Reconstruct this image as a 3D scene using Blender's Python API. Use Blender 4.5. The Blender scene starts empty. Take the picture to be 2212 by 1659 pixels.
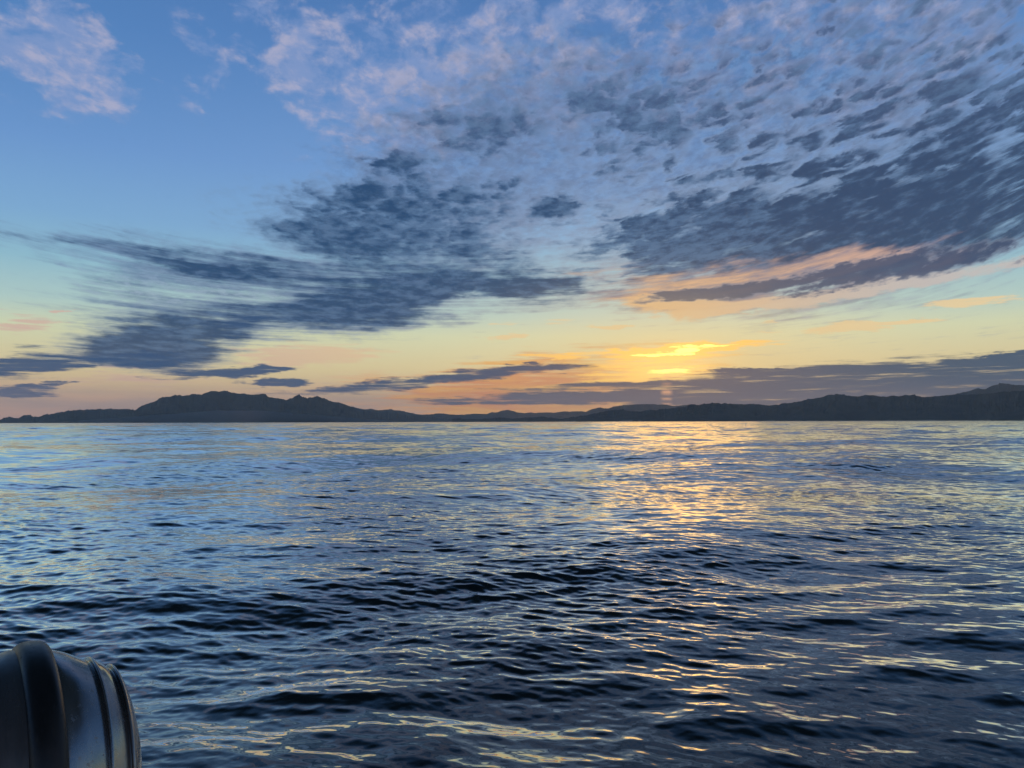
import bpy, math, random
import numpy as np
random.seed(7)
C = bpy.context.scene
COL = C.collection

# ------------------------------------------------------------------ camera
F_PX = 1662.0            # focal length in pixels of a 2212 px wide frame
PITCH = math.atan(81.5 / F_PX)
CAM_H = 1.75
cam = bpy.data.cameras.new('camera'); cam_o = bpy.data.objects.new('camera', cam); COL.objects.link(cam_o)
cam.sensor_width = 36.0; cam.lens = F_PX / 2212 * 36.0
cam.clip_start = 0.05; cam.clip_end = 120000.0
cam_o.location = (0, 0, CAM_H)
cam_o.rotation_mode = 'XYZ'
from mathutils import Matrix, Vector
cam_o.rotation_euler = (Matrix.Rotation(math.pi / 2 + PITCH, 3, 'X') @ Matrix.Rotation(-math.radians(0.14), 3, 'Z')).to_euler()
C.camera = cam_o
C.view_settings.view_transform = 'Standard'; C.view_settings.look = 'None'
C.view_settings.exposure = 0.0; C.view_settings.gamma = 1.0
C.cycles.max_bounces = 6; C.cycles.glossy_bounces = 4; C.cycles.diffuse_bounces = 2
C.cycles.volume_bounces = 1; C.cycles.transparent_max_bounces = 8
C.cycles.caustics_reflective = False; C.cycles.caustics_refractive = False

def aim(px, py):
    """direction (azimuth, elevation in radians) of a spot of the view"""
    xc = (px - 1106) / F_PX; yc = (829.5 - py) / F_PX
    d = (xc, math.cos(PITCH) - yc * math.sin(PITCH), math.sin(PITCH) + yc * math.cos(PITCH))
    return math.atan2(d[0], d[1]), math.atan2(d[2], math.hypot(d[0], d[1]))
def XY(px, py):
    a, e = aim(px, py); return a * 16.62, e * 16.62
def lin(c):
    return tuple(((v / 255 + 0.055) / 1.055) ** 2.4 if v > 10 else v / 255 / 12.92 for v in c[:3])

# ------------------------------------------------------------------ node helpers
class G:
    """tiny expression builder over shader nodes"""
    def __init__(s, nt): s.nt = nt
    def math(s, op, *a, clamp=False):
        n = s.nt.nodes.new('ShaderNodeMath'); n.operation = op; n.use_clamp = clamp
        for i, v in enumerate(a): s.put(n.inputs[i], v)
        return S(s, n.outputs[0])
    def put(s, inp, v):
        if isinstance(v, S): s.nt.links.new(v.o, inp)
        else:
            if isinstance(v, (tuple, list)) and len(inp.default_value) == 4 and len(v) == 3: v = (*v, 1)
            inp.default_value = v
    def vec(s, x, y, z=0.0):
        n = s.nt.nodes.new('ShaderNodeCombineXYZ')
        for i, v in enumerate((x, y, z)): s.put(n.inputs[i], v)
        return S(s, n.outputs[0])
    def vm(s, op, *a, out=0):
        n = s.nt.nodes.new('ShaderNodeVectorMath'); n.operation = op
        for i, v in enumerate(a):
            if op == 'SCALE' and i == 1: s.put(n.inputs['Scale'], v)
            else: s.put(n.inputs[i], v)
        return S(s, n.outputs[out])
    def sep(s, v):
        n = s.nt.nodes.new('ShaderNodeSeparateXYZ'); s.put(n.inputs[0], v)
        return [S(s, n.outputs[i]) for i in range(3)]
    def noise(s, v, scale, detail=4.0, rough=0.55, lac=2.0, dist=0.0, color=False, w=None):
        n = s.nt.nodes.new('ShaderNodeTexNoise'); s.put(n.inputs['Vector'], v)
        n.noise_dimensions = '3D'
        for k, x in (('Scale', scale), ('Detail', detail), ('Roughness', rough), ('Lacunarity', lac), ('Distortion', dist)): s.put(n.inputs[k], x)
        return S(s, n.outputs[1 if color else 0])
    def rng(s, v, a, b, c=0.0, d=1.0, mode='SMOOTHSTEP'):
        n = s.nt.nodes.new('ShaderNodeMapRange'); n.interpolation_type = mode
        for i, x in enumerate((v, a, b, c, d)): s.put(n.inputs[i], x)
        return S(s, n.outputs[0])
    def ramp(s, v, stops, srgb=True, mode='LINEAR'):
        n = s.nt.nodes.new('ShaderNodeValToRGB'); cr = n.color_ramp; cr.interpolation = mode
        while len(cr.elements) < len(stops): cr.elements.new(0.5)
        for e, (p, c) in zip(cr.elements, stops):
            e.position = p; e.color = (*(lin(c) if srgb else c), 1)
        s.put(n.inputs[0], v); return S(s, n.outputs[0])
    def mix(s, f, a, b, blend='MIX'):
        n = s.nt.nodes.new('ShaderNodeMix'); n.data_type = 'RGBA'; n.blend_type = blend
        s.put(n.inputs[0], f); s.put(n.inputs[6], a); s.put(n.inputs[7], b)
        return S(s, n.outputs[2])
class S:
    def __init__(s, g, o): s.g, s.o = g, o
    def __add__(s, b): return s.g.math('ADD', s, b)
    __radd__ = __add__
    def __sub__(s, b): return s.g.math('SUBTRACT', s, b)
    def __rsub__(s, b): return s.g.math('SUBTRACT', b, s)
    def __mul__(s, b): return s.g.math('MULTIPLY', s, b)
    __rmul__ = __mul__
    def __truediv__(s, b): return s.g.math('DIVIDE', s, b)
    def max(s, b): return s.g.math('MAXIMUM', s, b)
    def min(s, b): return s.g.math('MINIMUM', s, b)
    def clamp(s): return s.g.math('ADD', s, 0.0, clamp=True)

# ------------------------------------------------------------------ sky
SUN_AZ, SUN_EL = aim(1452, 800)
world = bpy.data.worlds.new('World'); C.world = world; world.use_nodes = True
wt = world.node_tree; wt.nodes.clear(); g = G(wt)
tc = wt.nodes.new('ShaderNodeTexCoord'); D = S(g, tc.outputs['Generated'])
dx, dy, dz = g.sep(D)
az = g.math('ARCTAN2', dx, dy)
el = g.math('ARCSINE', g.math('ADD', dz, 0.0).min(1.0).max(-1.0))
X = az * 16.62; Y = (el * 16.62).max(0.0)
V0 = g.vec(X, Y)
# slow warp of all the cloud shapes
Vs = g.vec(X * 0.55, Y * 1.6)
cw = g.vec(g.noise(Vs, 1.0, 5, 0.6) - 0.5, g.noise(g.vec(X * 0.55, Y * 1.6, 13.7), 1.0, 5, 0.6) - 0.5)
VW = g.vm('ADD', V0, g.vm('MULTIPLY', cw, (2.4, 0.75, 0.0)))       # warped map used by the masks
cwl = g.vec(g.noise(g.vec(X * 0.8, Y * 3.0, 2.2), 1.0, 6, 0.65) - 0.5, g.noise(g.vec(X * 0.8, Y * 3.0, 7.7), 1.0, 6, 0.65) - 0.5)
VL = g.vm('ADD', V0, g.vm('MULTIPLY', cwl, (2.2, 0.42, 0.0)))      # gently warped, low bands
def streak(V, x1, y1, x2, y2, t, w=1.0, soft=True):
    """a soft elongated patch of sky running from one spot to another"""
    a = XY(x1, y1); b = XY(x2, y2)
    n = wt.nodes.new('ShaderNodeMapping'); n.vector_type = 'TEXTURE'
    g.put(n.inputs['Vector'], V)
    n.inputs['Location'].default_value = ((a[0] + b[0]) / 2, (a[1] + b[1]) / 2, 0)
    n.inputs['Rotation'].default_value = (0, 0, math.atan2(b[1] - a[1], b[0] - a[0]))
    n.inputs['Scale'].default_value = (math.dist(a, b) / 2, t / 100, 1)
    r = g.vm('LENGTH', S(g, n.outputs[0]), out=1)
    return g.rng(r, 1.35, 0.3, 0.0, w)
def total(V, items):
    out = None
    for it in items:
        m = streak(V, *it); out = m if out is None else out + m
    return out
# --- clear air
nish = wt.nodes.new('ShaderNodeTexSky'); nish.sky_type = 'NISHITA'; nish.sun_disc = False
nish.sun_elevation = SUN_EL; nish.sun_rotation = SUN_AZ; nish.altitude = 0; nish.air_density = 1.0; nish.dust_density = 1.0; nish.ozone_density = 2.0
SK = S(g, nish.outputs[0])
clear = g.ramp(g.math('DIVIDE', Y, 26.0, clamp=True), [
    (0.0, (214, 166, 142)), (0.022, (236, 198, 152)), (0.045, (240, 222, 168)), (0.07, (224, 230, 190)), (0.088, (186, 216, 210)), (0.118, (148, 196, 216)),
    (0.15, (128, 176, 220)), (0.20, (112, 158, 216)), (0.28, (86, 134, 196)), (0.36, (68, 114, 176)), (0.44, (38, 64, 96)), (0.55, (22, 38, 54)), (1.0, (14, 24, 34))])  # last stops, above the view, darkened for what the sea reflects
sdx = (X - SUN_AZ * 16.62); sdy = (Y - SUN_EL * 16.62)
sun_d = g.vm('LENGTH', g.vec(sdx * 0.42, sdy), out=1)
glow = g.math('POWER', 2.718, sun_d * sun_d * -0.55)
glow_w = g.math('POWER', 2.718, sun_d * -0.6)
clear = g.mix(glow_w * 0.3, clear, lin((236, 228, 168)))
clear = g.mix(g.rng(X, -3, -11, 0, 0.35) * g.rng(Y, 4.0, 7.0), clear, lin((80, 132, 192)), 'MIX')
clear = g.mix(0.08, clear, g.mix(1.0, SK, (0.12, 0.12, 0.12), 'MULTIPLY'))
def back(c):
    n = wt.nodes.new('ShaderNodeBackground'); g.put(n.inputs[0], c); return S(g, n.outputs[0])
def over(a, below, c):
    """one cloud layer in front of what lies behind it"""
    n = wt.nodes.new('ShaderNodeMixShader'); g.put(n.inputs[0], a)
    wt.links.new(below.o, n.inputs[1]); wt.links.new(back(c).o, n.inputs[2]); return S(g, n.outputs[0])
sky = back(clear)
# --- perspective coordinates for cloud texture
gx = X * X * 0.012 + X * 0.05
Yq = (Y - gx * g.rng(Y, 1.0, 4.5, 0.15, 1.0)).max(0.0)
Q = g.math('LOGARITHM', Yq + 1.0, 2.71828)
streaky = g.rng(Yq, 4.6, 2.6)
def blend(f, a, b): return a + (b - a) * f
puffy = g.noise(g.vec(X * 1.5, Q * 19.0, 3.1), 1.0, 8, 0.60, dist=0.2)
fine = blend(streaky, puffy, g.noise(g.vec(X * 0.42, Q * 17.0, 8.8), 1.0, 9, 0.68))
fine2 = blend(streaky, g.noise(g.vec(X * 1.3, Q * 17.0, 9.4), 1.6, 8, 0.66), g.noise(g.vec(X * 0.5, Q * 14.0, 9.4), 1.6, 8, 0.6))
Th = g.vec(X * 0.9, g.math('LOGARITHM', Y + 1.0, 2.71828) * 11.0, 5.0)
flecks = g.noise(Th, 1.15, 8, 0.62, dist=0.35)
big = g.noise(g.vec(X * 0.22, Y * 0.35, 1.7), 1.0, 3, 0.5)
mott = g.noise(g.vec(X * 3.2, Q * 34.0, 2.0), 1.0, 4, 0.6)
# --- layer: pale pink flecks high up
def band(n, k): return (n - 0.5) * k
pinkM = total(VW, [(0, 40, 300, 240, 100, .9), (60, 130, 260, 230, 60, .35), (330, 60, 780, 110, 120, .6), (560, 110, 700, 160, 80, .45), (380, 190, 440, 240, 26, .7),
                   (700, 60, 1400, 90, 190, .8), (640, 230, 1100, 250, 130, .85), (520, 150, 1500, 150, 190, .5), (-40, 60, 340, 230, 120, .3), (1300, 100, 2300, 60, 210, .8), (1700, 250, 2300, 120, 140, .4)])
pinkA = g.rng(band(flecks, 5.0) + band(fine, 1.6) + pinkM.min(1.2) * 1.1, 0.45, 1.7, 0.0, 0.78) * g.rng(pinkM, 0.0, 0.3)
pinkC = g.mix(g.rng(fine, 0.42, 0.66), lin((134, 156, 202)), lin((182, 180, 204)))
sky = over(pinkA, sky, pinkC)
# --- layer: translucent blue grey veil
veilM = total(VW, [(560, 480, 1250, 420, 200, .9), (760, 300, 1700, 260, 200, .9), (1300, 480, 2300, 330, 280, 1.0), (1400, 150, 2300, 80, 240, .75), (900, 80, 1500, 60, 150, .4),
                   (60, 640, 1000, 670, 80, 1.1), (0, 515, 760, 600, 60, .9), (250, 600, 1100, 640, 70, .5), (1200, 600, 1500, 640, 70, .6), (1400, 660, 2250, 500, 80, .6)])
fan = g.noise(g.vec(X * 0.16, Q * 40.0, 3.0), 1.0, 6, 0.7)
veilN = band(fan, 3.0) * streaky + veilM.min(1.2) * 1.3 + band(fine2, 3.4) + band(mott, 1.8)
veilA = g.rng(veilN, 0.3, 2.1, 0.0, 0.75)
warmth = g.math('POWER', 2.718, g.vm('LENGTH', g.vec((X - 3.2) * 0.27, (Y - 2.7) * 0.8), out=1) * -1.0)
veilC = g.mix(g.rng(Y, 1.0, 5.0), lin((152, 168, 186)), lin((100, 142, 192)))
veilC = g.mix(g.rng(mott, 0.62, 0.40), veilC, lin((70, 102, 146)))
veilC = g.mix(warmth * 0.6, veilC, lin((230, 190, 150)))
sky = over(veilA, sky, veilC)
# --- layer: dark deck, broken in puffs and ripples
darkM = total(VW, [(450, 450, 1200, 515, 90, .9), (620, 500, 1200, 570, 70, .6), (640, 400, 1150, 430, 65, .6), (960, 280, 1160, 300, 60, .7), (780, 335, 940, 366, 32, 1.0), (870, 250, 960, 262, 26, .7),
                   (-160, 475, 700, 590, 40, .75), (280, 545, 800, 610, 32, 1.1), (560, 655, 980, 662, 52, 1.3), (650, 605, 1380, 622, 38, 1.1), (560, 590, 1050, 600, 34, .6), (700, 550, 1250, 600, 34, .7),
                   (160, 690, 720, 700, 34, .9), (60, 752, 560, 750, 46, 1.0), (1140, 452, 1260, 458, 26, 1.2), (1200, 212, 1320, 240, 32, 1.0), (1040, 400, 1130, 410, 24, .9), (1310, 235, 1510, 262, 34, .9),
                   (60, 560, 640, 628, 14, .6), (60, 615, 560, 665, 13, .6), (340, 650, 1000, 705, 22, .5), (850, 695, 1300, 650, 18, .6),
                   (1200, 520, 1800, 460, 90, .9), (1330, 560, 2700, 330, 130, .95), (1450, 490, 2700, 230, 120, .7), (1600, 400, 2700, 80, 120, .6), (1800, 545, 2600, 470, 44, .7),
                   (1200, 310, 2200, 280, 130, .45), (1300, 130, 2700, 120, 170, .55), (800, 200, 1500, 130, 110, .3), (650, 360, 1500, 260, 150, .45)]).min(1.25)
solidM = total(VW, [(600, 655, 930, 662, 34, 1.2), (700, 608, 1280, 622, 26, 1.1), (130, 745, 500, 752, 38, 1.2), (250, 700, 600, 705, 20, .7), (300, 560, 620, 592, 14, .7), (640, 410, 900, 440, 40, .5), (780, 340, 900, 360, 16, .9),
                    (560, 500, 900, 520, 40, .5), (1160, 455, 1230, 458, 12, .9), (1350, 550, 2500, 380, 95, .95), (1800, 400, 2600, 180, 90, .3), (-140, 478, 420, 545, 9, .35), (200, 650, 800, 690, 10, .4)])
puff_big = g.noise(g.vec(X * 1.15, Q * 15.0, 21.0), 1.0, 7, 0.58, dist=0.3)
puffy2 = blend(g.rng(Yq, 4.6, 6.6) * g.rng(X, 1.0, 4.0), fine, puff_big)
def cells(v, smooth=0.35):
    n = wt.nodes.new('ShaderNodeTexVoronoi'); n.feature = 'SMOOTH_F1'; n.voronoi_dimensions = '2D'
    g.put(n.inputs['Vector'], v); n.inputs['Scale'].default_value = 1.0; n.inputs['Smoothness'].default_value = smooth; n.inputs['Randomness'].default_value = 0.85
    return S(g, n.outputs['Distance'])
cw2 = (puff_big - 0.5) * 2.2
cw3 = (fine - 0.5) * 1.6
puffv = g.rng(cells(g.vec(X * 1.25 + cw3 * 1.2, Q * 23.0 + cw2 * 1.5), 0.4), 0.10, 0.72, 1.0, 0.0)
small = g.rng(cells(g.vec(X * 3.0 + cw3 * 2.0, Q * 34.0 + cw2 * 2.0)), 0.15, 0.7, 1.0, 0.0)
right = g.rng(X, 0.0, 3.5) * g.rng(Yq, 1.4, 3.0)
dn = darkM * 1.3 + solidM * 1.25 + band(fan, 2.6) * streaky + band(puffy2, 4.0) * g.rng(X, -1.0, 3.0, 0.78, 1.0) + band(mott, 1.0) + (puffv - 0.40) * right * 1.35 + (big - 0.45) * 1.6 + (small - 0.5) * 0.5 * (1.0 - streaky * 0.7) - 0.10
darkA = g.rng(dn, -0.05, 2.3, 0.0, 0.95) * g.rng(darkM, 0.0, 0.3)
upper = g.rng(Y, 4.6, 7.5)
darkC = g.mix(g.rng(dn, 0.35, 2.1), g.mix(upper, g.mix(right, lin((116, 148, 186)), lin((142, 174, 208))), lin((172, 170, 192))), g.mix(g.rng(X, -2, 6), lin((32, 68, 108)), lin((50, 70, 102))))
tone = g.noise(g.vec(X * 2.2, Q * 30.0, 30.0), 1.0, 6, 0.65)
darkC = g.mix(upper * 0.45, darkC, lin((98, 120, 162)))
darkC = g.mix(g.rng(tone + band(big, 0.4), 0.40, 0.66, 0.0, 0.6), darkC, lin((100, 130, 166)))
darkC = g.mix(warmth * g.rng(dn, 1.7, 0.6) * 0.8, darkC, lin((214, 170, 140)))
sky = over(darkA, sky, darkC)
out = wt.nodes.new('ShaderNodeOutputWorld')
# --- layer: peach field and the long dark roll with a lit lower edge, right
peachM = total(VW, [(1340, 630, 2150, 525, 46, 1.2), (1330, 660, 1700, 640, 40, .9), (1180, 600, 1500, 610, 60, .35)])
peachA = g.rng(peachM * 1.1 + band(fine2, 3.0), 0.3, 1.3, 0.0, 0.9) * g.rng(peachM, 0.0, 0.4)
sky = over(peachA, sky, g.mix(g.rng(fine, 0.38, 0.62), lin((140, 132, 148)), g.mix(g.rng(X, 2.5, 9), lin((240, 190, 138)), lin((216, 176, 160)))))
fringeM = total(VL, [(1330, 650, 1600, 670, 26, 1.2), (1420, 690, 2400, 530, 17, 1.3)])
sky = over(g.rng(fringeM + band(fine, 1.6) + band(mott, 0.8), 0.3, 1.1, 0.0, 0.9), sky, g.mix(g.rng(X, 2, 9), lin((246, 200, 140)), lin((206, 196, 190))))
rollM = total(VL, [(1380, 650, 1700, 620, 17, 1.3), (1560, 636, 2400, 500, 30, 1.5)])
rollN = rollM * 0.6 + band(fine, 2.6) + band(mott, 1.6)
sky = over(g.rng(rollN, 0.2, 0.75, 0.0, 0.92) * g.rng(rollM, 0.0, 0.4), sky, g.mix(g.rng(rollN, 0.3, 0.8), lin((138, 146, 164)), lin((70, 84, 112))))
lowF = g.noise(g.vec(X * 0.75, Y * 17.0, 4.0), 1.0, 6, 0.62)
# --- layer: low pale and orange streaks
Tl = g.vec(X * 0.35, Y * 3.4, 7.0)
lowN = g.noise(Tl, 1.3, 7, 0.6) * 0.6 + g.noise(g.vec(X * 0.38, Y * 9.0, 1.0), 1.0, 7, 0.62) * 0.4
lowM = total(VL, [(480, 765, 860, 768, 28, 1.4), (-60, 700, 130, 700, 28, 1.0), (1040, 730, 1170, 718, 8, 1.3), (1270, 708, 1360, 704, 7, 1.5), (1720, 714, 1950, 700, 12, 1.5), (2000, 667, 2240, 642, 13, 1.5), (1850, 698, 2060, 690, 5, 1.2), (1060, 700, 1120, 700, 6, .9),
                  (1160, 690, 1290, 700, 18, .7), (60, 812, 500, 830, 22, .8), (600, 830, 1200, 800, 30, .6), (115, 672, 200, 671, 4, 1.4), (1590, 700, 1700, 698, 5, 1.0), (1640, 720, 1720, 716, 4, 1.)])
sky = over(g.rng(lowM * 1.0 + band(lowF, 2.4) + band(lowN, 4.2) + band(fine2, 1.2), 0.4, 1.3, 0.0, 0.8) * g.rng(lowM, 0.0, 0.3), sky, g.mix(g.rng(X, -9, 1), lin((222, 184, 168)), lin((252, 218, 160))))
# dusky band and orange band over the horizon
dusk = g.rng(Y, 0.95, 0.25) * g.rng(X, 1.5, -4.5)
sky = over(dusk * 0.55, sky, g.mix(g.rng(lowN, 0.4, 0.6), lin((146, 140, 152)), lin((214, 172, 152))))
orM = total(VL, [(760, 850, 1700, 882, 66, 1.4), (1000, 800, 1600, 780, 50, .8)])
sky = over(g.rng(orM + band(lowF, 3.0) + band(lowN, 4.2), 0.2, 1.2, 0.0, 0.9) * g.rng(orM, 0.0, 0.4), sky, g.mix(g.rng(lowN, 0.38, 0.6), lin((232, 134, 84)), lin((255, 186, 92))))
sky = over(glow * 0.45, sky, (1.0, 0.66, 0.24))
glow2 = g.math('POWER', 2.718, g.vm('DOT_PRODUCT', g.vec(sdx * 0.45, sdy + 0.05), g.vec(sdx * 0.45, sdy + 0.05), out=1) * -4.5)
# --- sun lit cloud streaks
hotM = total(VL, [(1130, 774, 1420, 756, 7, 1.0), (1330, 764, 1760, 738, 12, 1.2), (1200, 790, 1560, 768, 14, .8), (1240, 814, 1560, 800, 15, 1.1), (1040, 836, 1540, 826, 13, .65), (1250, 880, 1600, 878, 9, .7)])
hotN = hotM * 1.0 + band(lowF, 3.2) + band(lowN, 3.6) + band(fine2, 1.4)
hotA = g.rng(hotN, 0.2, 0.95)
hotC = g.mix(glow_w, lin((240, 190, 120)), (1.7, 0.95, 0.16))
sky = over(hotA * g.rng(hotM, 0.0, 0.4), sky, hotC)
sky = over(glow2 * 0.75, sky, (1.7, 1.05, 0.30))
# --- low dark banks
bankM = total(VL, [(560, 858, 1300, 786, 13, 1.5), (1000, 800, 1280, 785, 8, 1.0), (1100, 830, 1700, 838, 10, 1.0), (820, 874, 1420, 850, 11, 1.2), (1560, 803, 1800, 802, 7, 1.3), (1420, 868, 2500, 850, 50, 1.9), (1330, 850, 2700, 785, 42, 1.9), (1000, 850, 1600, 860, 14, .8), (1560, 800, 1760, 806, 7, 1.2),
                   (1900, 812, 2400, 770, 22, 1.2), (2140, 770, 2240, 768, 6, 1.2), (1160, 862, 1700, 872, 16, .9), (1400, 890, 2300, 890, 20, 1.2),
                   (-100, 790, 190, 778, 26, 1.8), (320, 808, 640, 794, 12, 1.7), (510, 826, 670, 824, 9, 1.7), (-60, 848, 130, 846, 12, 1.6), (500, 800, 640, 790, 8, 1.4), (60, 828, 150, 827, 3, 1.2), (150, 772, 440, 780, 18, 1.3), (440, 700, 620, 690, 14, .8)])
bankN = bankM.min(1.5) * 0.80 + band(lowF, 2.8) + band(lowN, 4.6) + band(fine2, 1.0)
sky = over(g.rng(bankN, 0.15, 1.1, 0.0, 0.96) * g.rng(bankM, 0.0, 0.3), sky, g.mix(glow * 0.4, g.mix(g.rng(X, -6, 4), lin((48, 80, 120)), lin((54, 82, 110))), lin((170, 128, 104))))
# --- brightest places of the hidden sun, and its pillar
cores = total(VL, [(1430, 761, 1530, 755, 9, 1.4), (1360, 764, 1480, 760, 4, .8), (1385, 808, 1500, 800, 8, 1.5), (1480, 752, 1600, 745, 3, .9)])
sky = over(g.rng(cores * 0.9 + band(lowF, 4.0) + band(lowN, 3.0) + band(fine2, 2.0), 0.1, 1.3) * g.rng(cores, 0.0, 0.5), sky, (3.6, 1.9, 0.42))
pil = streak(V0, 1440, 800, 1440, 905, 12) * g.rng(g.noise(g.vec(X * 0.3, Y * 9.0), 1.0, 3, 0.5), 0.4, 0.65)
sky = over(pil * 0.8, sky, (1.25, 0.62, 0.28))
# dark layer added over the sky above the view, to darken water reflections
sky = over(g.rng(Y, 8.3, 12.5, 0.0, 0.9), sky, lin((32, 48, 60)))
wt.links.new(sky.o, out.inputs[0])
world.cycles.sampling_method = 'MANUAL'; world.cycles.sample_map_resolution = 1024

# the sun itself stands behind the cloud: a soft weak warm lamp
sl = bpy.data.lights.new('sun', 'SUN'); sl.energy = 0.028; sl.angle = math.radians(12); sl.color = (1.0, 0.56, 0.20)
sun = bpy.data.objects.new('sun', sl); COL.objects.link(sun)
sd = Vector((math.sin(SUN_AZ) * math.cos(SUN_EL), math.cos(SUN_AZ) * math.cos(SUN_EL), math.sin(SUN_EL)))
sun.rotation_euler = sd.to_track_quat('Z', 'Y').to_euler()
sun.location = (0, 0, 50)
#@@REST

# ------------------------------------------------------------------ shared mesh helpers
def mesh_grid(name, P, mat, parent=None, attrs=None, smooth=True):
    """P: (rows, cols, 3) array of points -> one mesh object"""
    R, K = P.shape[:2]
    me = bpy.data.meshes.new(name)
    me.vertices.add(R * K); me.vertices.foreach_set('co', P.reshape(-1).astype(np.float32))
    i = np.arange((R - 1) * (K - 1)); r = i // (K - 1); c = i % (K - 1); a = r * K + c
    q = np.stack([a, a + 1, a + K + 1, a + K], 1).astype(np.int32)
    me.loops.add(q.size); me.loops.foreach_set('vertex_index', q.reshape(-1))
    me.polygons.add(len(q)); me.polygons.foreach_set('loop_start', np.arange(0, q.size, 4, dtype=np.int32))
    me.update(calc_edges=True)
    if smooth: me.polygons.foreach_set('use_smooth', np.ones(len(q), bool))
    for k, v in (attrs or {}).items():
        at = me.attributes.new(k, 'FLOAT', 'POINT'); at.data.foreach_set('value', v.reshape(-1).astype(np.float32))
    me.materials.append(mat)
    o = bpy.data.objects.new(name, me); COL.objects.link(o)
    if parent: o.parent = parent
    return o
def tag(o, label=None, cat=None, kind=None, group=None):
    for k, v in (('label', label), ('category', cat), ('kind', kind), ('group', group)):
        if v: o[k] = v
    return o
def new_mat(name):
    m = bpy.data.materials.new(name); m.use_nodes = True
    nt = m.node_tree; b = nt.nodes['Principled BSDF']; return m, G(nt), b
def sstep(x, a, b):
    t = np.clip((x - a) / (b - a), 0, 1); return t * t * (3 - 2 * t)

# ------------------------------------------------------------------ the sea
rng = np.random.default_rng(11)
def wave_tile(L, N, wl0, wl1, slope, ang, spread, chop):
    """periodic patch of waves of wavelengths wl0..wl1: height and sideways shift"""
    k1 = np.fft.fftfreq(N, L / N) * 2 * np.pi
    kx, ky = np.meshgrid(k1, k1, indexing='ij'); k = np.hypot(kx, ky); k[0, 0] = 1
    band = np.exp(-(np.maximum(0, np.log(2 * np.pi / wl1 / k)) / 0.16) ** 2) * np.exp(-(np.maximum(0, np.log(k * wl0 / 2 / np.pi)) / 0.16) ** 2)
    dirn = np.arctan2(ky, kx) - ang
    dd = np.cos(dirn)
    dw = np.where(dd > 0, np.abs(dd) ** spread, 0.12 * np.abs(dd) ** spread) + 0.03
    A = band * k ** -2 * np.sqrt(dw)
    A[0, 0] = 0
    H = A * (rng.normal(size=(N, N)) + 1j * rng.normal(size=(N, N)))
    z = np.fft.ifft2(H).real * N * N
    H = np.fft.fft2(z)
    sx = np.fft.ifft2(1j * kx * H).real; sy = np.fft.ifft2(1j * ky * H).real
    f = slope / math.sqrt((sx ** 2 + sy ** 2).mean())
    cx = np.fft.ifft2(-1j * kx / k * H).real; cy = np.fft.ifft2(-1j * ky / k * H).real
    return [(t * f).astype(np.float32) for t in (z, -cx * chop, -cy * chop)]
def sample(tile, L, N, x, y):
    u = (x / L * N) % N; v = (y / L * N) % N
    i = np.floor(u).astype(np.int64); j = np.floor(v).astype(np.int64)
    fu = (u - i).astype(np.float32); fv = (v - j).astype(np.float32)
    i %= N; j %= N; i1 = (i + 1) % N; j1 = (j + 1) % N
    out = []
    for t in tile:
        out.append(t[i, j] * (1 - fu) * (1 - fv) + t[i1, j] * fu * (1 - fv) + t[i, j1] * (1 - fu) * fv + t[i1, j1] * fu * fv)
    return out
rs = [0.7]
while rs[-1] < 14000:
    r_ = rs[-1]
    k_ = 0.0020 if r_ < 60 else 0.0020 + 0.006 * min(1, math.log(r_ / 60) / 3.4)
    rs.append(r_ + (max(0.05, k_ * r_) if r_ < 2.6 else max(0.0080, k_ * r_)))
rs = np.array(rs)
da = 0.0017
core = np.arange(-math.radians(38), math.radians(38), da)
side = core[-1] + np.cumsum(da * 1.035 ** np.arange(1, 110)); side = side[side < math.radians(85)]
ths = np.concatenate([-side[::-1], core, side])
RR, TT = np.meshgrid(rs, ths, indexing='ij')
Xw = RR * np.sin(TT); Yw_ = RR * np.cos(TT)
dr = np.gradient(rs)[:, None] * np.ones_like(TT); dt = RR * np.gradient(ths)[None, :]
gap = np.maximum(dr, dt * 0.8)
# gentle large patches of calmer and rougher water
def soft_noise(x, y, L, seed):
    r2 = np.random.default_rng(seed); out = np.zeros_like(x)
    for _ in range(9):
        a = r2.uniform(0, 6.283); k = r2.uniform(0.6, 1.7) * 6.283 / L; p = r2.uniform(0, 6.283)
        out += np.sin(k * (x * math.cos(a) + y * math.sin(a)) + p)
    return out / 3.0
gust = 0.5 + 0.5 * np.tanh(soft_noise(Xw, Yw_ * 0.5, 60, 5) * 0.9)
patch = 0.5 + 0.5 * np.tanh(soft_noise(Xw, Yw_ * 0.6, 7, 8) * 1.0)
WAVES = [  # wl0, wl1, slope, heading (radians, 0 = +x), spread, chop
    (0.04, 0.09, 0.028, -1.9, 1, 0.3), (0.09, 0.20, 0.078, -1.90, 6, 0.5), (0.20, 0.42, 0.070, -1.80, 6, 0.6), (0.42, 0.9, 0.046, -1.50, 5, 0.7),
    (0.9, 2.2, 0.033, -1.9, 3, 0.7), (2.2, 6.0, 0.038, -1.4, 3, 0.6), (6.0, 17.0, 0.050, -1.1, 4, 0.5), (17.0, 48.0, 0.028, -1.9, 6, 0.3)]
dX = np.zeros_like(Xw); dY = np.zeros_like(Xw); dZ = np.zeros_like(Xw); lost = np.zeros_like(Xw)
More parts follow.
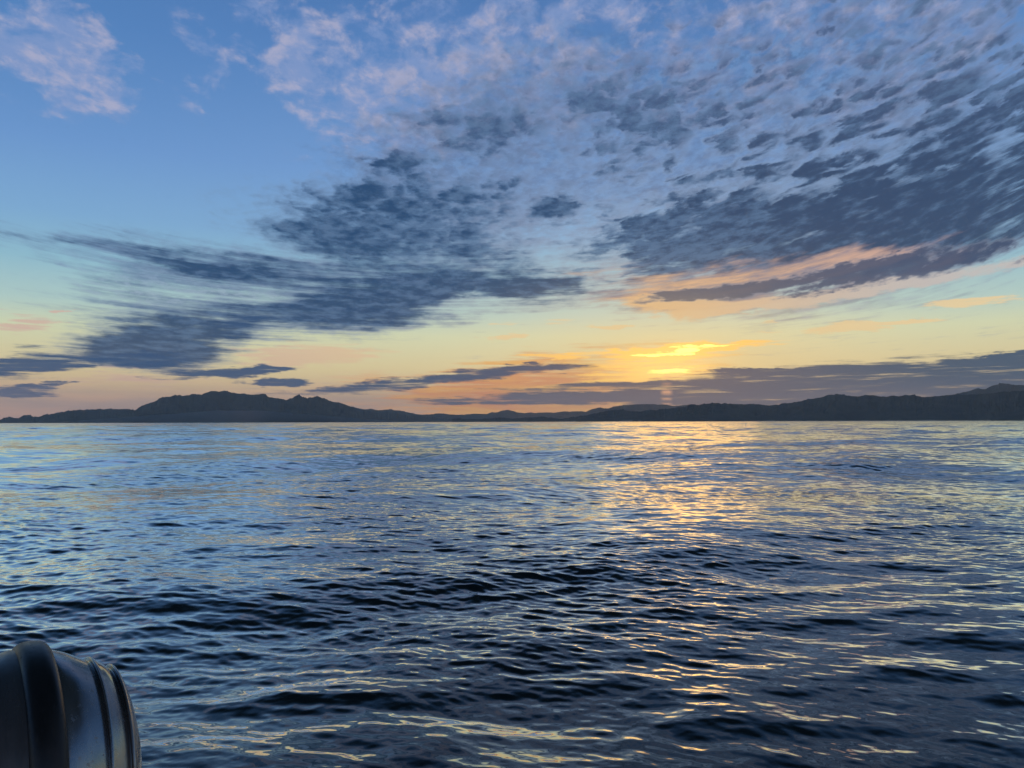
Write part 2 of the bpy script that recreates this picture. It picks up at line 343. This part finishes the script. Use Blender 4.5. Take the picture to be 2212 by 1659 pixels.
for wl0, wl1, sl_, hd, sp, ch in WAVES:
    N = 1024; L = wl1 * 23.7
    rot = rng.uniform(0, 6.283); ca, sa = math.cos(rot), math.sin(rot)
    tile = wave_tile(L, N, wl0, wl1, sl_, hd + rot, sp, ch)
    z, cx, cy = sample(tile, L, N, Xw * ca - Yw_ * sa, Xw * sa + Yw_ * ca)
    w = 1 - sstep(gap, wl0 * 0.28, wl0 * 0.75)
    amp = 1.0
    if wl1 < 0.6: amp = (0.35 + 0.9 * gust) * (0.4 + 0.95 * patch) * (0.7 + 0.3 * sstep(RR, 4.0, 9.5))
    elif wl1 < 3: amp = (0.75 + 0.45 * gust) * (1.0 + 0.0 * RR)
    w1 = w * amp
    dZ += z * w1; dX += (cx * ca + cy * sa) * w1; dY += (-cx * sa + cy * ca) * w1
    lost += (sl_ * amp) ** 2 * (1 - w ** 2)
P = np.stack([Xw + dX, Yw_ + dY, dZ], -1)
lost = np.sqrt(lost)
m, gg, b = new_mat('sea_water')
gg.put(b.inputs['Base Color'], (0.003, 0.009, 0.012)); b.inputs['Specular IOR Level'].default_value = 0.0; b.inputs['Roughness'].default_value = 1.0
at = m.node_tree.nodes.new('ShaderNodeAttribute'); at.attribute_name = 'lost'; LO = S(gg, at.outputs['Fac'])
geo = m.node_tree.nodes.new('ShaderNodeNewGeometry'); POS = S(gg, geo.outputs['Position']); NRM = S(gg, geo.outputs['Normal'])
px_, py_, pz_ = gg.sep(POS)
n1 = gg.noise(gg.vec(px_ * 1.0, py_ * 2.0, 0.0), 1.0, 4, 0.75, color=True)
n2 = gg.noise(gg.vec(px_ * 0.035, py_ * 0.05, 4.0), 1.0, 8, 0.80, color=True)
nn = gg.vm('ADD', gg.vm('SUBTRACT', n1, (0.5, 0.5, 0.5)), gg.vm('MULTIPLY', gg.vm('SUBTRACT', n2, (0.5, 0.5, 0.5)), (1.3, 1.5, 1.0)))
bend = gg.vm('MULTIPLY', gg.vm('SCALE', nn, LO * 5.0), (1.0, 1.0, 0.0))
nf = gg.vm('NORMALIZE', gg.vm('ADD', NRM, bend))
ro = gg.math('SQRT', LO * 0.14 + 0.0006)
fr = m.node_tree.nodes.new('ShaderNodeFresnel'); fr.inputs['IOR'].default_value = 1.333; gg.put(fr.inputs['Normal'], nf)
FR = S(gg, fr.outputs[0])
gl = m.node_tree.nodes.new('ShaderNodeBsdfGlossy'); gl.distribution = 'GGX'; gg.put(gl.inputs['Color'], (1.0, 0.975, 0.92))
gg.put(gl.inputs['Roughness'], ro); gg.put(gl.inputs['Normal'], nf)
ms = m.node_tree.nodes.new('ShaderNodeMixShader'); gg.put(ms.inputs[0], (FR * 1.15 + gg.rng(FR, 0.07, 0.34, 0.0, 0.56)).min(0.97))
m.node_tree.links.new(b.outputs[0], ms.inputs[1]); m.node_tree.links.new(gl.outputs[0], ms.inputs[2])
m.node_tree.links.new(ms.outputs[0], m.node_tree.nodes['Material Output'].inputs['Surface'])
sea = mesh_grid('sea', P, m, attrs={'lost': lost})
tag(sea, 'dark rippled sea reaching from the boat to the far shore', 'sea', 'structure')
print('sea verts', P.shape)

# ------------------------------------------------------------------ far shore: hills as real relief
def fbm1(x, seed, octs=6, rough=0.55):
    r2 = np.random.default_rng(seed); out = np.zeros_like(x); a = 1.0; f = 1.0
    for _ in range(octs):
        t = r2.normal(size=4096); u = x * f + r2.uniform(0, 100); i = np.floor(u).astype(int); fr = u - i; fr = fr * fr * (3 - 2 * fr)
        out += a * (t[i % 4096] * (1 - fr) + t[(i + 1) % 4096] * fr); a *= rough; f *= 2.03
    return out
def fbm2(x, y, seed, octs=5):
    r2 = np.random.default_rng(seed); out = np.zeros_like(x); a = 1.0; f = 1.0
    for _ in range(octs):
        t = r2.normal(size=(256, 256)); u = x * f + r2.uniform(0, 99); v = y * f + r2.uniform(0, 99)
        i = np.floor(u).astype(int); j = np.floor(v).astype(int); fu = u - i; fv = v - j; fu = fu * fu * (3 - 2 * fu); fv = fv * fv * (3 - 2 * fv)
        i %= 256; j %= 256; i1 = (i + 1) % 256; j1 = (j + 1) % 256
        out += a * (t[i, j] * (1 - fu) * (1 - fv) + t[i1, j] * fu * (1 - fv) + t[i, j1] * (1 - fu) * fv + t[i1, j1] * fu * fv); a *= 0.5; f *= 2.1
    return out
def forest_mat(name, c1, c2):
    m, gg, b = new_mat(name)
    geo = m.node_tree.nodes.new('ShaderNodeNewGeometry')
    n = gg.noise(S(gg, geo.outputs['Position']), 0.004, 6, 0.65)
    m.node_tree.links.new(gg.mix(gg.rng(n, 0.38, 0.62), c1, c2).o, b.inputs['Base Color'])
    b.inputs['Roughness'].default_value = 0.9; b.inputs['Specular IOR Level'].default_value = 0.15
    return m
forest = forest_mat('forest_slopes', (0.034, 0.044, 0.038), (0.070, 0.076, 0.062))
def ridge(name, pts, dist, front, backd, seed, trees=0.5, label=None):
    pts = sorted(pts); xs = np.array([p[0] for p in pts], float); ys = np.array([p[1] for p in pts], float)
    px = np.arange(xs[0], xs[-1] + 0.01, 0.75)
    py = np.interp(px, xs, ys)
    ker = np.array([1, 2, 3, 2, 1.]) / 9; py = np.convolve(np.pad(py, 2, mode='edge'), ker, 'valid')
    py = py - 1.1 * trees * np.abs(fbm1(px / 3.0, seed, 4, 0.7)) - 1.7 * fbm1(px / 14.0, seed + 1, 4) * trees
    A = np.array([aim(a, b_) for a, b_ in zip(px, py)])
    azs, els = A[:, 0], A[:, 1]
    dc = dist * (1 + 0.05 * fbm1(px / 160.0, seed + 2, 3))
    Hc = np.maximum(np.tan(els) * dc / 1.0 + CAM_H, 1.0)
    ts = np.concatenate([np.linspace(-1, 0, 34), np.linspace(0, 1, 14)[1:]])
    P = np.zeros((len(ts), len(px), 3))
    rel = fbm2(px[None, :] / 22.0 + 0 * ts[:, None], ts[:, None] * 3.0 + 0 * px[None, :], seed + 3)
    for r, t in enumerate(ts):
        d = dc + t * (front if t < 0 else backd)
        s_ = 1 - abs(t)
        h = Hc * (s_ ** (0.9 if t < 0 else 1.2)) * (d / dc if t < 0 else 1.0)
        h = h * (1 + 0.16 * np.minimum(rel[r] - 0.6, 0.0 if t > 0 else 0.1) * (s_ * (1 - s_) * 4))
        if abs(t) > 0.999: h = h * 0 - 3.0
        P[r, :, 0] = d * np.sin(azs); P[r, :, 1] = d * np.cos(azs); P[r, :, 2] = h
    P[:, 0, 2] = np.minimum(P[:, 0, 2], 2); P[:, -1, 2] = np.minimum(P[:, -1, 2], 2)
    o = mesh_grid(name, P, forest)
    tag(o, label, 'hills', 'structure')
    return o
c1 = lambda L: [(x * 0.5, 749 + y * 0.5) for x, y in L]
c2 = lambda L: [(1106 + x * 0.5, 691.2 + y * 0.5) for x, y in L]
M1 = [(-500, 312), (-300, 300), (-150, 316), (0, 310), (45, 297), (75, 305), (100, 292), (130, 290), (160, 300), (215, 287), (260, 283), (300, 274), (345, 270), (400, 267), (460, 264), (500, 268), (580, 265), (620, 252), (660, 232), (700, 217),
      (760, 207), (800, 210), (830, 205), (870, 203), (900, 193), (930, 189), (975, 191), (1000, 198), (1050, 200), (1100, 206), (1135, 202), (1155, 211), (1200, 222), (1235, 231), (1260, 222), (1295, 208), (1325, 222), (1345, 220),
      (1375, 217), (1410, 224), (1440, 237), (1480, 247), (1520, 260), (1560, 268), (1620, 280), (1700, 287), (1800, 298), (1900, 305), (2212, 318)]
M2 = c1([(1300, 300), (1480, 262), (1520, 256), (1550, 264), (1580, 270), (1600, 265), (1625, 272), (1660, 273), (1685, 269), (1720, 273), (1760, 281), (1800, 290), (1840, 293), (1880, 290), (1915, 289), (1950, 293), (2000, 293),
         (2040, 290), (2100, 291), (2150, 282), (2195, 272)]) + c2([(20, 398), (60, 402), (200, 400), (260, 396), (320, 396), (345, 385), (380, 380), (400, 384), (440, 378), (480, 370), (540, 366), (600, 366), (660, 368), (700, 374), (760, 372), (810, 372), (1000, 380), (1300, 390)])
M3 = c2([(-260, 428), (-40, 424), (230, 424), (300, 415), (380, 402), (440, 390), (480, 386), (510, 395), (560, 398), (640, 390), (720, 378), (780, 370), (830, 366), (865, 361), (900, 364), (960, 366), (1000, 367), (1060, 365), (1100, 370), (1150, 369),
         (1200, 362), (1270, 350), (1330, 340), (1370, 328), (1400, 326), (1440, 330), (1480, 332), (1540, 330), (1600, 336), (1660, 334), (1700, 328), (1735, 330), (1770, 338), (1830, 335), (1900, 330), (1960, 327), (2060, 322), (2212, 310), (2400, 300), (2700, 320)])
M4 = c2([(1800, 350), (1910, 328), (1950, 315), (2000, 305), (2015, 303), (2040, 305), (2060, 298), (2090, 288), (2110, 278), (2130, 280), (2160, 288), (2212, 288), (2400, 270), (2600, 300), (2750, 330)])
ridge('mountain', c1(M1), 15500, 2600, 3000, 21, 0.6, 'long blue mountain with a knobbly crest on the left horizon')
ridge('distant_hills', M2, 21000, 2200, 3000, 31, 0.3, 'faint low far hills under the orange glow in the middle')
ridge('coastal_hills', M3, 11500, 1700, 2500, 41, 0.5, 'dark rolling coastal hills low along the right horizon')
ridge('hills', M4, 16500, 2000, 2500, 51, 0.5, 'dark rounded summit rising behind the coastal hills at far right')

#@@BOAT
# ------------------------------------------------------------------ the inflatable boat the picture is taken from
def place_boat():
    root = bpy.data.objects.new('inflatable_boat', None); COL.objects.link(root)
    root.location = BOAT_AT; root.rotation_euler = (math.radians(BOAT_TILT[0]), math.radians(BOAT_TILT[1]), math.radians(BOAT_YAW))
    root.empty_display_size = 0.3
    tag(root, 'glossy dark grey tube end of an inflatable boat on the dark water, bottom left corner', 'boat')
    return root
BOAT_AT = (-1.44, 2.36, 0.665); BOAT_YAW = 38.0; BOAT_TILT = (0, 0); TR = 0.40
def turned(name, prof, mat, parent, seg=160, wob=0.0):
    """surface turned round the local x axis from (x, radius) pairs"""
    prof = np.array(prof, float)
    a = np.linspace(0, 2 * np.pi, seg + 1)
    P = np.zeros((len(prof), seg + 1, 3))
    rr = prof[:, 1][:, None] * (1 + wob * np.sin(a * 5 + 1.0)[None, :] * np.sin(prof[:, 0] * 40)[:, None] * np.ones_like(a)[None, :])
    P[:, :, 0] = prof[:, 0][:, None] + 0.0015 * np.sin(a * 3)[None, :]
    P[:, :, 1] = -rr * np.cos(a)[None, :]; P[:, :, 2] = rr * np.sin(a)[None, :]
    return mesh_grid(name, P, mat, parent)
def coated(name, col, rough, bump, spec=0.5, dirt=0.28):
    m, gg, b = new_mat(name)
    t = m.node_tree.nodes.new('ShaderNodeTexCoord'); O = S(gg, t.outputs['Object'])
    n = gg.noise(gg.vm('MULTIPLY', O, (7.0, 2.0, 2.0)), 1.0, 6, 0.6)
    sp = gg.noise(O, 55.0, 3, 0.6)
    m.node_tree.links.new(gg.mix(gg.rng(n, 0.4, 0.7, 0, 0.8), col, tuple(c * 1.9 + 0.006 for c in col)).o, b.inputs['Base Color'])
    m.node_tree.links.new((gg.rng(n, 0.35, 0.7, rough, rough + dirt) + gg.rng(sp, 0.60, 0.70, 0, 0.22)).o, b.inputs['Roughness'])
    bn = m.node_tree.nodes.new('ShaderNodeBump'); bn.inputs['Strength'].default_value = bump; bn.inputs['Distance'].default_value = 0.01
    gg.put(bn.inputs['Height'], gg.noise(O, 9.0, 4, 0.5) + gg.rng(gg.noise(O, 130.0, 1, 0.5), 0.70, 0.76, 0, 0.06))
    m.node_tree.links.new(bn.outputs[0], b.inputs['Normal'])
    b.inputs['Specular IOR Level'].default_value = spec
    return m
root = place_boat()
vinyl = coated('grey_vinyl', (0.15, 0.152, 0.155), 0.03, 0.10, 0.8); vinyl.node_tree.nodes['Principled BSDF'].inputs['Metallic'].default_value = 0.85
rubber = coated('black_rubber', (0.006, 0.007, 0.009), 0.28, 0.15, 0.4)
tubem = coated('tube_fabric', (0.030, 0.036, 0.044), 0.26, 0.2, 0.6)
# tube, with the shallow folds of the fabric next to the band
xs_ = np.linspace(-3.2, -0.045, 260)
turned('tube', [(x, TR * 0.985 + 0.006 * math.cos((x + 0.06) * 60) * math.exp((x + 0.05) * 6)) for x in xs_], tubem, root, wob=0.0)
t_ = np.linspace(-1, 1, 41)
turned('rub_band', [(-0.005 + 0.048 * t, TR * 0.97 + 0.030 * (1 - abs(t) ** 3.0) ** 0.6) for t in t_], rubber, root)
# end cone of three overlapping shells
shells = [[(0.036, 0.372), (0.040, 0.383), (0.050, 0.383), (0.08, 0.371), (0.11, 0.355), (0.14, 0.337), (0.150, 0.330)],
          [(0.1505, 0.333), (0.153, 0.341), (0.158, 0.342), (0.170, 0.333), (0.185, 0.321), (0.200, 0.307), (0.212, 0.294)],
          [(0.2125, 0.298), (0.215, 0.307), (0.221, 0.307), (0.232, 0.288), (0.246, 0.250), (0.258, 0.205), (0.267, 0.15), (0.273, 0.07), (0.275, 0.0005)]]
def curve(pts, n=12):
    """smooth curve through the points"""
    p = np.array([pts[0]] + list(pts) + [pts[-1]], float); out = []
    for i in range(1, len(p) - 2):
        for t in np.linspace(0, 1, n, endpoint=False):
            a, b_, c_, d = p[i - 1], p[i], p[i + 1], p[i + 2]
            out.append(0.5 * (2 * b_ + (c_ - a) * t + (2 * a - 5 * b_ + 4 * c_ - d) * t * t + (3 * b_ - a - 3 * c_ + d) * t ** 3))
    out.append(p[-2]); return out
prof = [q for sh in shells for q in curve(sh)]
turned('end_cone', prof, vinyl, root, seg=220)
# hull under the tube
hull_m = coated('hull_paint', (0.03, 0.034, 0.04), 0.35, 0.05)
hs = np.linspace(-3.2, 0.02, 40); sec = [(0.10, -0.30), (0.02, -0.42), (-0.10, -0.62), (-0.45, -0.88), (-0.95, -1.0)]
PH = np.zeros((len(hs), len(sec), 3))
for i, x in enumerate(hs):
    for j, (a_, c_) in enumerate(sec): PH[i, j] = (x, -a_ * -1 if False else a_, c_)
hull = mesh_grid('hull', PH, hull_m, root)
sol = hull.modifiers.new('thick', 'SOLIDIFY'); sol.thickness = 0.02
#@@ENDBOAT

# pale beach under the right hand hills
m, gg, b = new_mat('sand'); gg.put(b.inputs['Base Color'], (0.42, 0.38, 0.32)); b.inputs['Roughness'].default_value = 0.95
tb = np.linspace(aim(1180, 905)[0], aim(2700, 905)[0], 900); kb = np.abs(fbm1(np.linspace(0, 30, 900), 77, 4))
PB = np.zeros((5, 900, 3))
for i, (dd_, hh) in enumerate(((0, -1), (60, 0.4), (160, 1.0), (300, 0.8), (500, -1))):
    d_ = 9300 + dd_ + 90 * kb; PB[i, :, 0] = d_ * np.sin(tb); PB[i, :, 1] = d_ * np.cos(tb); PB[i, :, 2] = hh * (3.5 + 5.0 * kb) if hh > 0 else -1
tag(mesh_grid('beach', PB, m), 'pale thin beach line under the coastal hills on the right', 'beach', 'structure')
# ------------------------------------------------------------------ haze over sea and land
def box(name, x0, x1, y0, y1, z0, z1, mat):
    me = bpy.data.meshes.new(name)
    v = [(x, y, z) for z in (z0, z1) for y in (y0, y1) for x in (x0, x1)]
    f = [(0, 2, 3, 1), (4, 5, 7, 6), (0, 1, 5, 4), (2, 6, 7, 3), (0, 4, 6, 2), (1, 3, 7, 5)]
    me.from_pydata(v, [], f); me.materials.append(mat)
    o = bpy.data.objects.new(name, me); COL.objects.link(o); return o
hm = bpy.data.materials.new('haze_air'); hm.use_nodes = True; ht = hm.node_tree; ht.nodes.clear()
ho = ht.nodes.new('ShaderNodeOutputMaterial'); pv = ht.nodes.new('ShaderNodeVolumePrincipled')
pv.inputs['Color'].default_value = (0.80, 0.84, 0.90, 1); pv.inputs['Density'].default_value = 2.6e-5; pv.inputs['Anisotropy'].default_value = 0.55
ht.links.new(pv.outputs[0], ho.inputs['Volume'])
tag(box('haze', -34000, 34000, -3000, 33000, -6, 1000, hm), 'thin dusk haze over the sea and the far hills', 'haze', 'stuff')

# low mist lying along the foot of the hills: a long rounded bank
def mist_bank(name, r0, r1, hgt, a0, a1, dens, col, label):
    th = np.linspace(math.radians(a0), math.radians(a1), 60)
    u = np.linspace(0, 1, 31)
    ring = [(r0 + (r1 - r0) * t, hgt * (1 - abs(2 * t - 1)) ** 1.5) for t in u]
    vs = []; fs = []
    for q, a in enumerate(th):
        k = min(1.0, min(q, len(th) - 1 - q) / 26 + 0.02)
        for r_, z_ in ring: vs.append((r_ * math.sin(a), r_ * math.cos(a), -2 + (z_ + 2) * k))
    n = len(ring)
    for q in range(len(th) - 1):
        for j in range(n):
            j2 = (j + 1) % n
            fs.append((q * n + j, q * n + j2, (q + 1) * n + j2, (q + 1) * n + j))
    fs.append(tuple(range(n))[::-1]); fs.append(tuple((len(th) - 1) * n + j for j in range(n)))
    me = bpy.data.meshes.new(name); me.from_pydata(vs, [], fs); me.update()
    m = bpy.data.materials.new(name + '_air'); m.use_nodes = True; t = m.node_tree; t.nodes.clear()
    o_ = t.nodes.new('ShaderNodeOutputMaterial'); v_ = t.nodes.new('ShaderNodeVolumePrincipled')
    v_.inputs['Color'].default_value = (*col, 1); v_.inputs['Density'].default_value = dens; v_.inputs['Anisotropy'].default_value = 0.6
    t.links.new(v_.outputs[0], o_.inputs['Volume']); me.materials.append(m)
    o = bpy.data.objects.new(name, me); COL.objects.link(o); tag(o, label, 'mist', 'stuff')
mist_bank('mist', 9000, 11500, 150, -31, -8, 4.0e-4, (0.92, 0.92, 0.92), 'thin pale mist lying along the foot of the left mountain')
